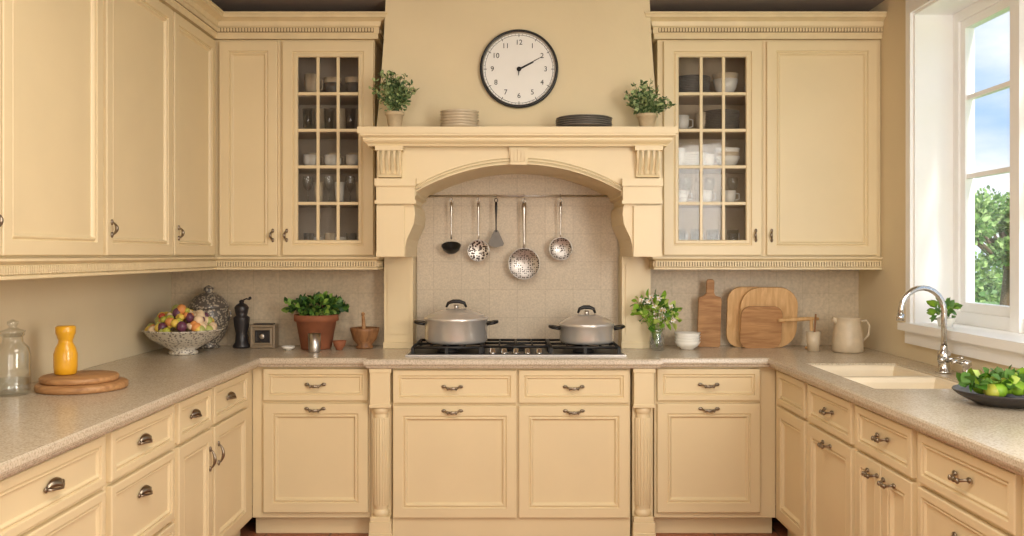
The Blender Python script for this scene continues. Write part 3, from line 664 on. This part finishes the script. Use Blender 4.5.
m.tube([(x,y,C+.262),(x+.03,y-.01,C+.275),(x+.05,y-.01,C+.27)],.004,CHARC,8); m.sphere((x+.05,y-.01,C+.278),.009,CHARC); m.build('pepper_mill')
m=MB(FB(4.90)); u=-1.39
m.loft(u-.07,u+.07,C,C+.13,[(0,-.08),(0,0),(.003,.003),(.012,.003),(.016,-.004),(.02,-.004),(.024,0)],BRONZE); m.loft(u-.042,u+.042,C+.03,C+.10,[(0,0),(.003,.004),(.008,.004),(.01,.001)],CHARC,True,False)
m.tube([(u,.004,C+.065),(u,.012,C+.065)],.014,STEEL,14)
m.box(u-.055,u+.055,-.062,-.042,C+.13,C+.136,CHARC); m.box(u-.055,u+.055,-.034,-.014,C+.13,C+.136,CHARC); m.build('small_toaster',.002)
m=MB(); bowl(m,-1.22,4.80,C,.038,.022,WHITEC); m.build('dipping_bowl')
m=potplant('potted_basil',-1.085,4.88,C,.115,.19,TERRA,(.165,.12,.045),380,.04,GREENS,.045,.75); m.build('potted_basil')
m=MB(); m.lathe([(0,0),(.03,0),(.031,.003),(.034,.10),(.032,.10),(.028,.006),(0,.006)],(-1.055,4.70,C),STEEL,28); m.build('steel_tumbler')
m=MB(); bowl(m,-.945,4.82,C,.038,.05,TERRA); m.build('terracotta_cup')
m=MB(); x,y=-.82,4.90
m.lathe([(0,0),(.045,0),(.05,.01),(.04,.02),(.065,.05),(.08,.10),(.082,.115),(.074,.115),(.055,.06),(0,.04)],(x,y,C),WOODD,32)
m.tube([(x,y,C+.05),(x-.01,y,C+.19)],[.014,.008],WOODM,10); m.sphere((x-.01,y,C+.19),.011,WOODM); m.build('mortar_and_pestle')
# ------------------------------------------------------------ counter items (right)
m=MB(); x,y=.79,4.80
m.lathe([(0,0),(.036,0),(.04,.004),(.044,.04),(.036,.08),(.030,.10),(.038,.118),(.036,.118),(.027,.10),(.034,.08),(.04,.04),(0,.008)],(x,y,C),JARG,28)
m.lathe([(0,.009),(.036,.01),(.039,.04),(.035,.065),(0,.066)],(x,y,C),JARG,20)
m.foliage((x,y,C+.21),(.11,.08,.08),95,.045,LIME,(x,y,C+.02),.7,16,.3)
m.foliage((x+.06,y,C+.19),(.08,.06,.05),30,.04,LIME,None,.7)
m.foliage((x-.09,y,C+.265),(.03,.03,.03),16,.04,LIME,(x,y,C+.02),.7,2)
for i in range(15):
    a=random.uniform(0,6.28); c=Vector((x+.10*math.cos(a)*random.random(),y-.05+random.uniform(-.04,.03),C+.21+random.uniform(-.07,.09)))
    for k in range(5):
        b=2*math.pi*k/5; m.leaf(c,Vector((math.cos(b),-.4,math.sin(b))),.018,WHITEC,.8)
    m.sphere(c,.004,YEL,6,4)
m.build('flower_vase')
m=MB()
for i in range(4): bowl(m,.965,4.84,C+i*.016,.072,.045,WHITEC)
m.build('bowl_stack')
def board(name,pts,x,yb,th,tilt,mm):
    m=MB(Matrix.Translation((x,yb,C))@Matrix.Rotation(math.radians(-tilt),4,'X'))
    m.prism(pts,-th,0,mm)
    return m.build(name,.003,2)
def rounded(w,h,r,n=8):
    P=[]
    for cx,cz,a0 in ((w-r,r,-90),(w-r,h-r,0),(-w+r,h-r,90),(-w+r,r,180)):
        for i in range(n+1):
            a=math.radians(a0+90*i/n); P.append((cx+r*math.cos(a),cz+r*math.sin(a)))
    return P
hb=[(-.06,.002),(.06,.002),(.065,.01),(.065,.27),(.06,.285),(.03,.295),(.022,.31),(.022,.375),(.015,.387),(-.015,.387),(-.022,.375),(-.022,.31),(-.03,.295),(-.06,.285),(-.065,.27),(-.065,.01)]
board('paddle_cutting_board',hb,1.11,4.98,.018,-7,WOODM)
board('cutting_board',rounded(.12,.345,.075),1.33,4.99,.018,-8,WOODL)
board('cutting_board',rounded(.16,.345,.11,10),1.435,4.962,.018,-9,WOODL)
board('cutting_board',rounded(.115,.24,.05),1.385,4.925,.016,-11,WOODM)
m=MB(); m.tube([(1.47,4.86,C+.158),(1.52,4.86,C+.16),(1.64,4.88,C+.165),(1.70,4.88,C+.165)],[.009,.011,.011,.008],WOODL,12)
m.tube([(1.66,4.88,C+.001),(1.66,4.88,C+.165)],.009,WOODL,10); m.lathe([(0,0),(.035,0),(.035,.01),(0,.012)],(1.66,4.88,C),WOODL,20); m.build('wooden_towel_stand')
m=MB(); tumbler(m,1.63,4.76,C,.038,.105,BEIGEC); m.tube([(1.63,4.76,C+.02),(1.645,4.765,C+.20)],[.006,.005],WOODD,8); m.build('utensil_cup')
m=MB(); x,y=1.80,4.72
m.lathe([(0,0),(.072,0),(.080,.006),(.080,.05),(.074,.11),(.066,.15),(.064,.178),(.068,.185),(.064,.185),(.061,.17),(.068,.11),(.074,.05),(0,.01)],(x,y,C),BEIGEC,36)
m.tube([(x+.065,y,C+.165),(x+.10,y,C+.168),(x+.116,y,C+.14),(x+.112,y,C+.09),(x+.076,y,C+.055)],.0065,BEIGEC,10)
m.tube([(x-.055,y,C+.16),(x-.080,y,C+.18)],[.018,.012],BEIGEC,10); m.build('milk_jug')
# window-sill plant
m=MB(); x,y=2.03,4.12; z=WZ0+.0055
m.lathe([(0,0),(.03,0),(.038,.035),(.040,.04),(.034,.04),(0,.033)],(x,y,z),WHITEC,24)
m.foliage((x-.01,y,z+.075),(.05,.05,.04),60,.04,[LIME[0],GREENS[0],GREENS[1]],(x,y,z+.03),.7,8,.3); m.build('potted_ivy')
# vegetable plate
m=MB(); x,y=1.72,3.06
m.lathe([(0,0),(.09,0),(.11,.008),(.155,.03),(.172,.045),(.170,.049),(.15,.038),(.10,.016),(0,.012)],(x,y,C),CHARC,48); m.build('serving_dish')
m=MB()
for i in range(20):
    a=random.uniform(0,6.28); rr=.11*math.sqrt(random.random()); m.sphere((x+rr*math.cos(a),y+rr*math.sin(a),C+.05+.035*(1-rr/.11)),(.03,.03,.026),random.choice([LIME[0],LIME[1],LIME[0],FR_[1]]))
m.foliage((x-.02,y-.02,C+.085),(.12,.10,.02),90,.04,LIME+[GREENS[0]],None,.9,0,.1,zmin=C+.03)
m.foliage((x-.13,y-.03,C+.06),(.03,.04,.012),22,.04,[GREENS[0],LIME[2],LIME[0]],None,.9,0,.1,zmin=C+.03)
m.build('green_vegetables')
# ------------------------------------------------------------ garden
m=MB(); m.box(2.6,70,-20,90,-.6,-.5,GRASS); m.build('lawn')
def tree(name,x,y,h,sc,n=1500,ls=.13):
    m=MB(); m.tube([(x,y,-.497),(x,y,-.2),(x+.1,y,h*.3),(x,y+.1,h*.6)],[.14*sc,.12*sc,.09*sc,.05*sc],BARK,8)
    for i in range(12):
        c=(x+random.uniform(-1,1)*sc,y+random.uniform(-1,1)*sc,h*random.uniform(.4,.85)); r=random.uniform(.3,.6)*sc
        m.tube([(x,y,h*.3),(c[0],c[1],c[2])],[.05*sc,.02*sc],BARK,6)
        m.foliage(c,(r,r,r*.65),n//12,ls,TREEG,None,.7,0,.3,zmin=-.3)
    m.build(name)
tree('garden_tree',14.3,25.5,3.5,1.5,7500,.16); tree('garden_tree',22.5,40,4.6,2.0,4000,.2); tree('garden_tree',10,6.0,3.4,1.3,2500,.14); tree('garden_tree',12,12.5,2.6,1.1,3000); tree('garden_tree',32,48,5.5,2.4,3500,.25)
m=MB()
for i in range(34):
    m.foliage((10+i*.7,31+random.uniform(-.2,.2),.5),(.9,.9,1.0+.35*random.random()),300,.2,TREEG,None,.8,0,.4,zmin=-.3)
m.build('garden_hedge')
# ------------------------------------------------------------ world + lights
w=bpy.data.worlds.new('sky'); bpy.context.scene.world=w; w.use_nodes=True; nt=w.node_tree
bg=nt.nodes['Background']; tc=nt.nodes.new('ShaderNodeTexCoord'); n=nt.nodes.new('ShaderNodeTexNoise'); n.inputs['Scale'].default_value=3.2; n.inputs['Detail'].default_value=7
mp=nt.nodes.new('ShaderNodeMapping'); mp.inputs['Scale'].default_value=(1,1,2.5); nt.links.new(tc.outputs['Generated'],mp.inputs['Vector']); nt.links.new(mp.outputs[0],n.inputs['Vector'])
r=nt.nodes.new('ShaderNodeValToRGB'); r.color_ramp.elements[0].position=.38; r.color_ramp.elements[0].color=srgb(140,190,238); r.color_ramp.elements[1].position=.6; r.color_ramp.elements[1].color=(.92,.95,1,1)
nt.links.new(n.outputs['Fac'],r.inputs['Fac']); nt.links.new(r.outputs['Color'],bg.inputs['Color']); bg.inputs['Strength'].default_value=1.25
def area(name,loc,target,sx,sy,power,col):
    l=bpy.data.lights.new(name,'AREA'); l.shape='RECTANGLE'; l.size=sx; l.size_y=sy; l.energy=power; l.color=col
    o=bpy.data.objects.new(name,l); o.location=loc; o.rotation_euler=(Vector(target)-Vector(loc)).to_track_quat('-Z','Y').to_euler(); bpy.context.scene.collection.objects.link(o); return o
area('overhead_fill',(0,2.0,2.76),(0,2.2,0),1.6,1.6,50,(1,.955,.87))  # added interior fill from above, no visible fixture
area('side_fill',(1.9,1.0,1.75),(-.9,4.3,1.2),1.4,1.5,100,(1,.96,.885))  # added fill from the right, stands in for an unseen window
area('rear_fill',(-.3,-1.2,1.7),(0,4.5,1.1),2.6,1.6,40,(1,.955,.88))  # unseen soft fill added behind the camera
s=bpy.data.lights.new('sun','SUN'); s.energy=4.5; s.angle=math.radians(5); s.color=(1,.95,.87)
so=bpy.data.objects.new('sun',s); so.rotation_euler=Vector((-.075,.8,-.42)).to_track_quat('-Z','Y').to_euler(); so.location=(8,-5,8); bpy.context.scene.collection.objects.link(so)
# ------------------------------------------------------------ camera
cam=bpy.data.cameras.new('camera'); cam.sensor_width=36; cam.lens=36*880/1024; cam.shift_y=-13/1024
co=bpy.data.objects.new('camera',cam); co.location=(0,0,E); co.rotation_euler=(math.radians(90),0,0); bpy.context.scene.collection.objects.link(co)
bpy.context.scene.camera=co
bpy.context.scene.view_settings.view_transform='Standard'
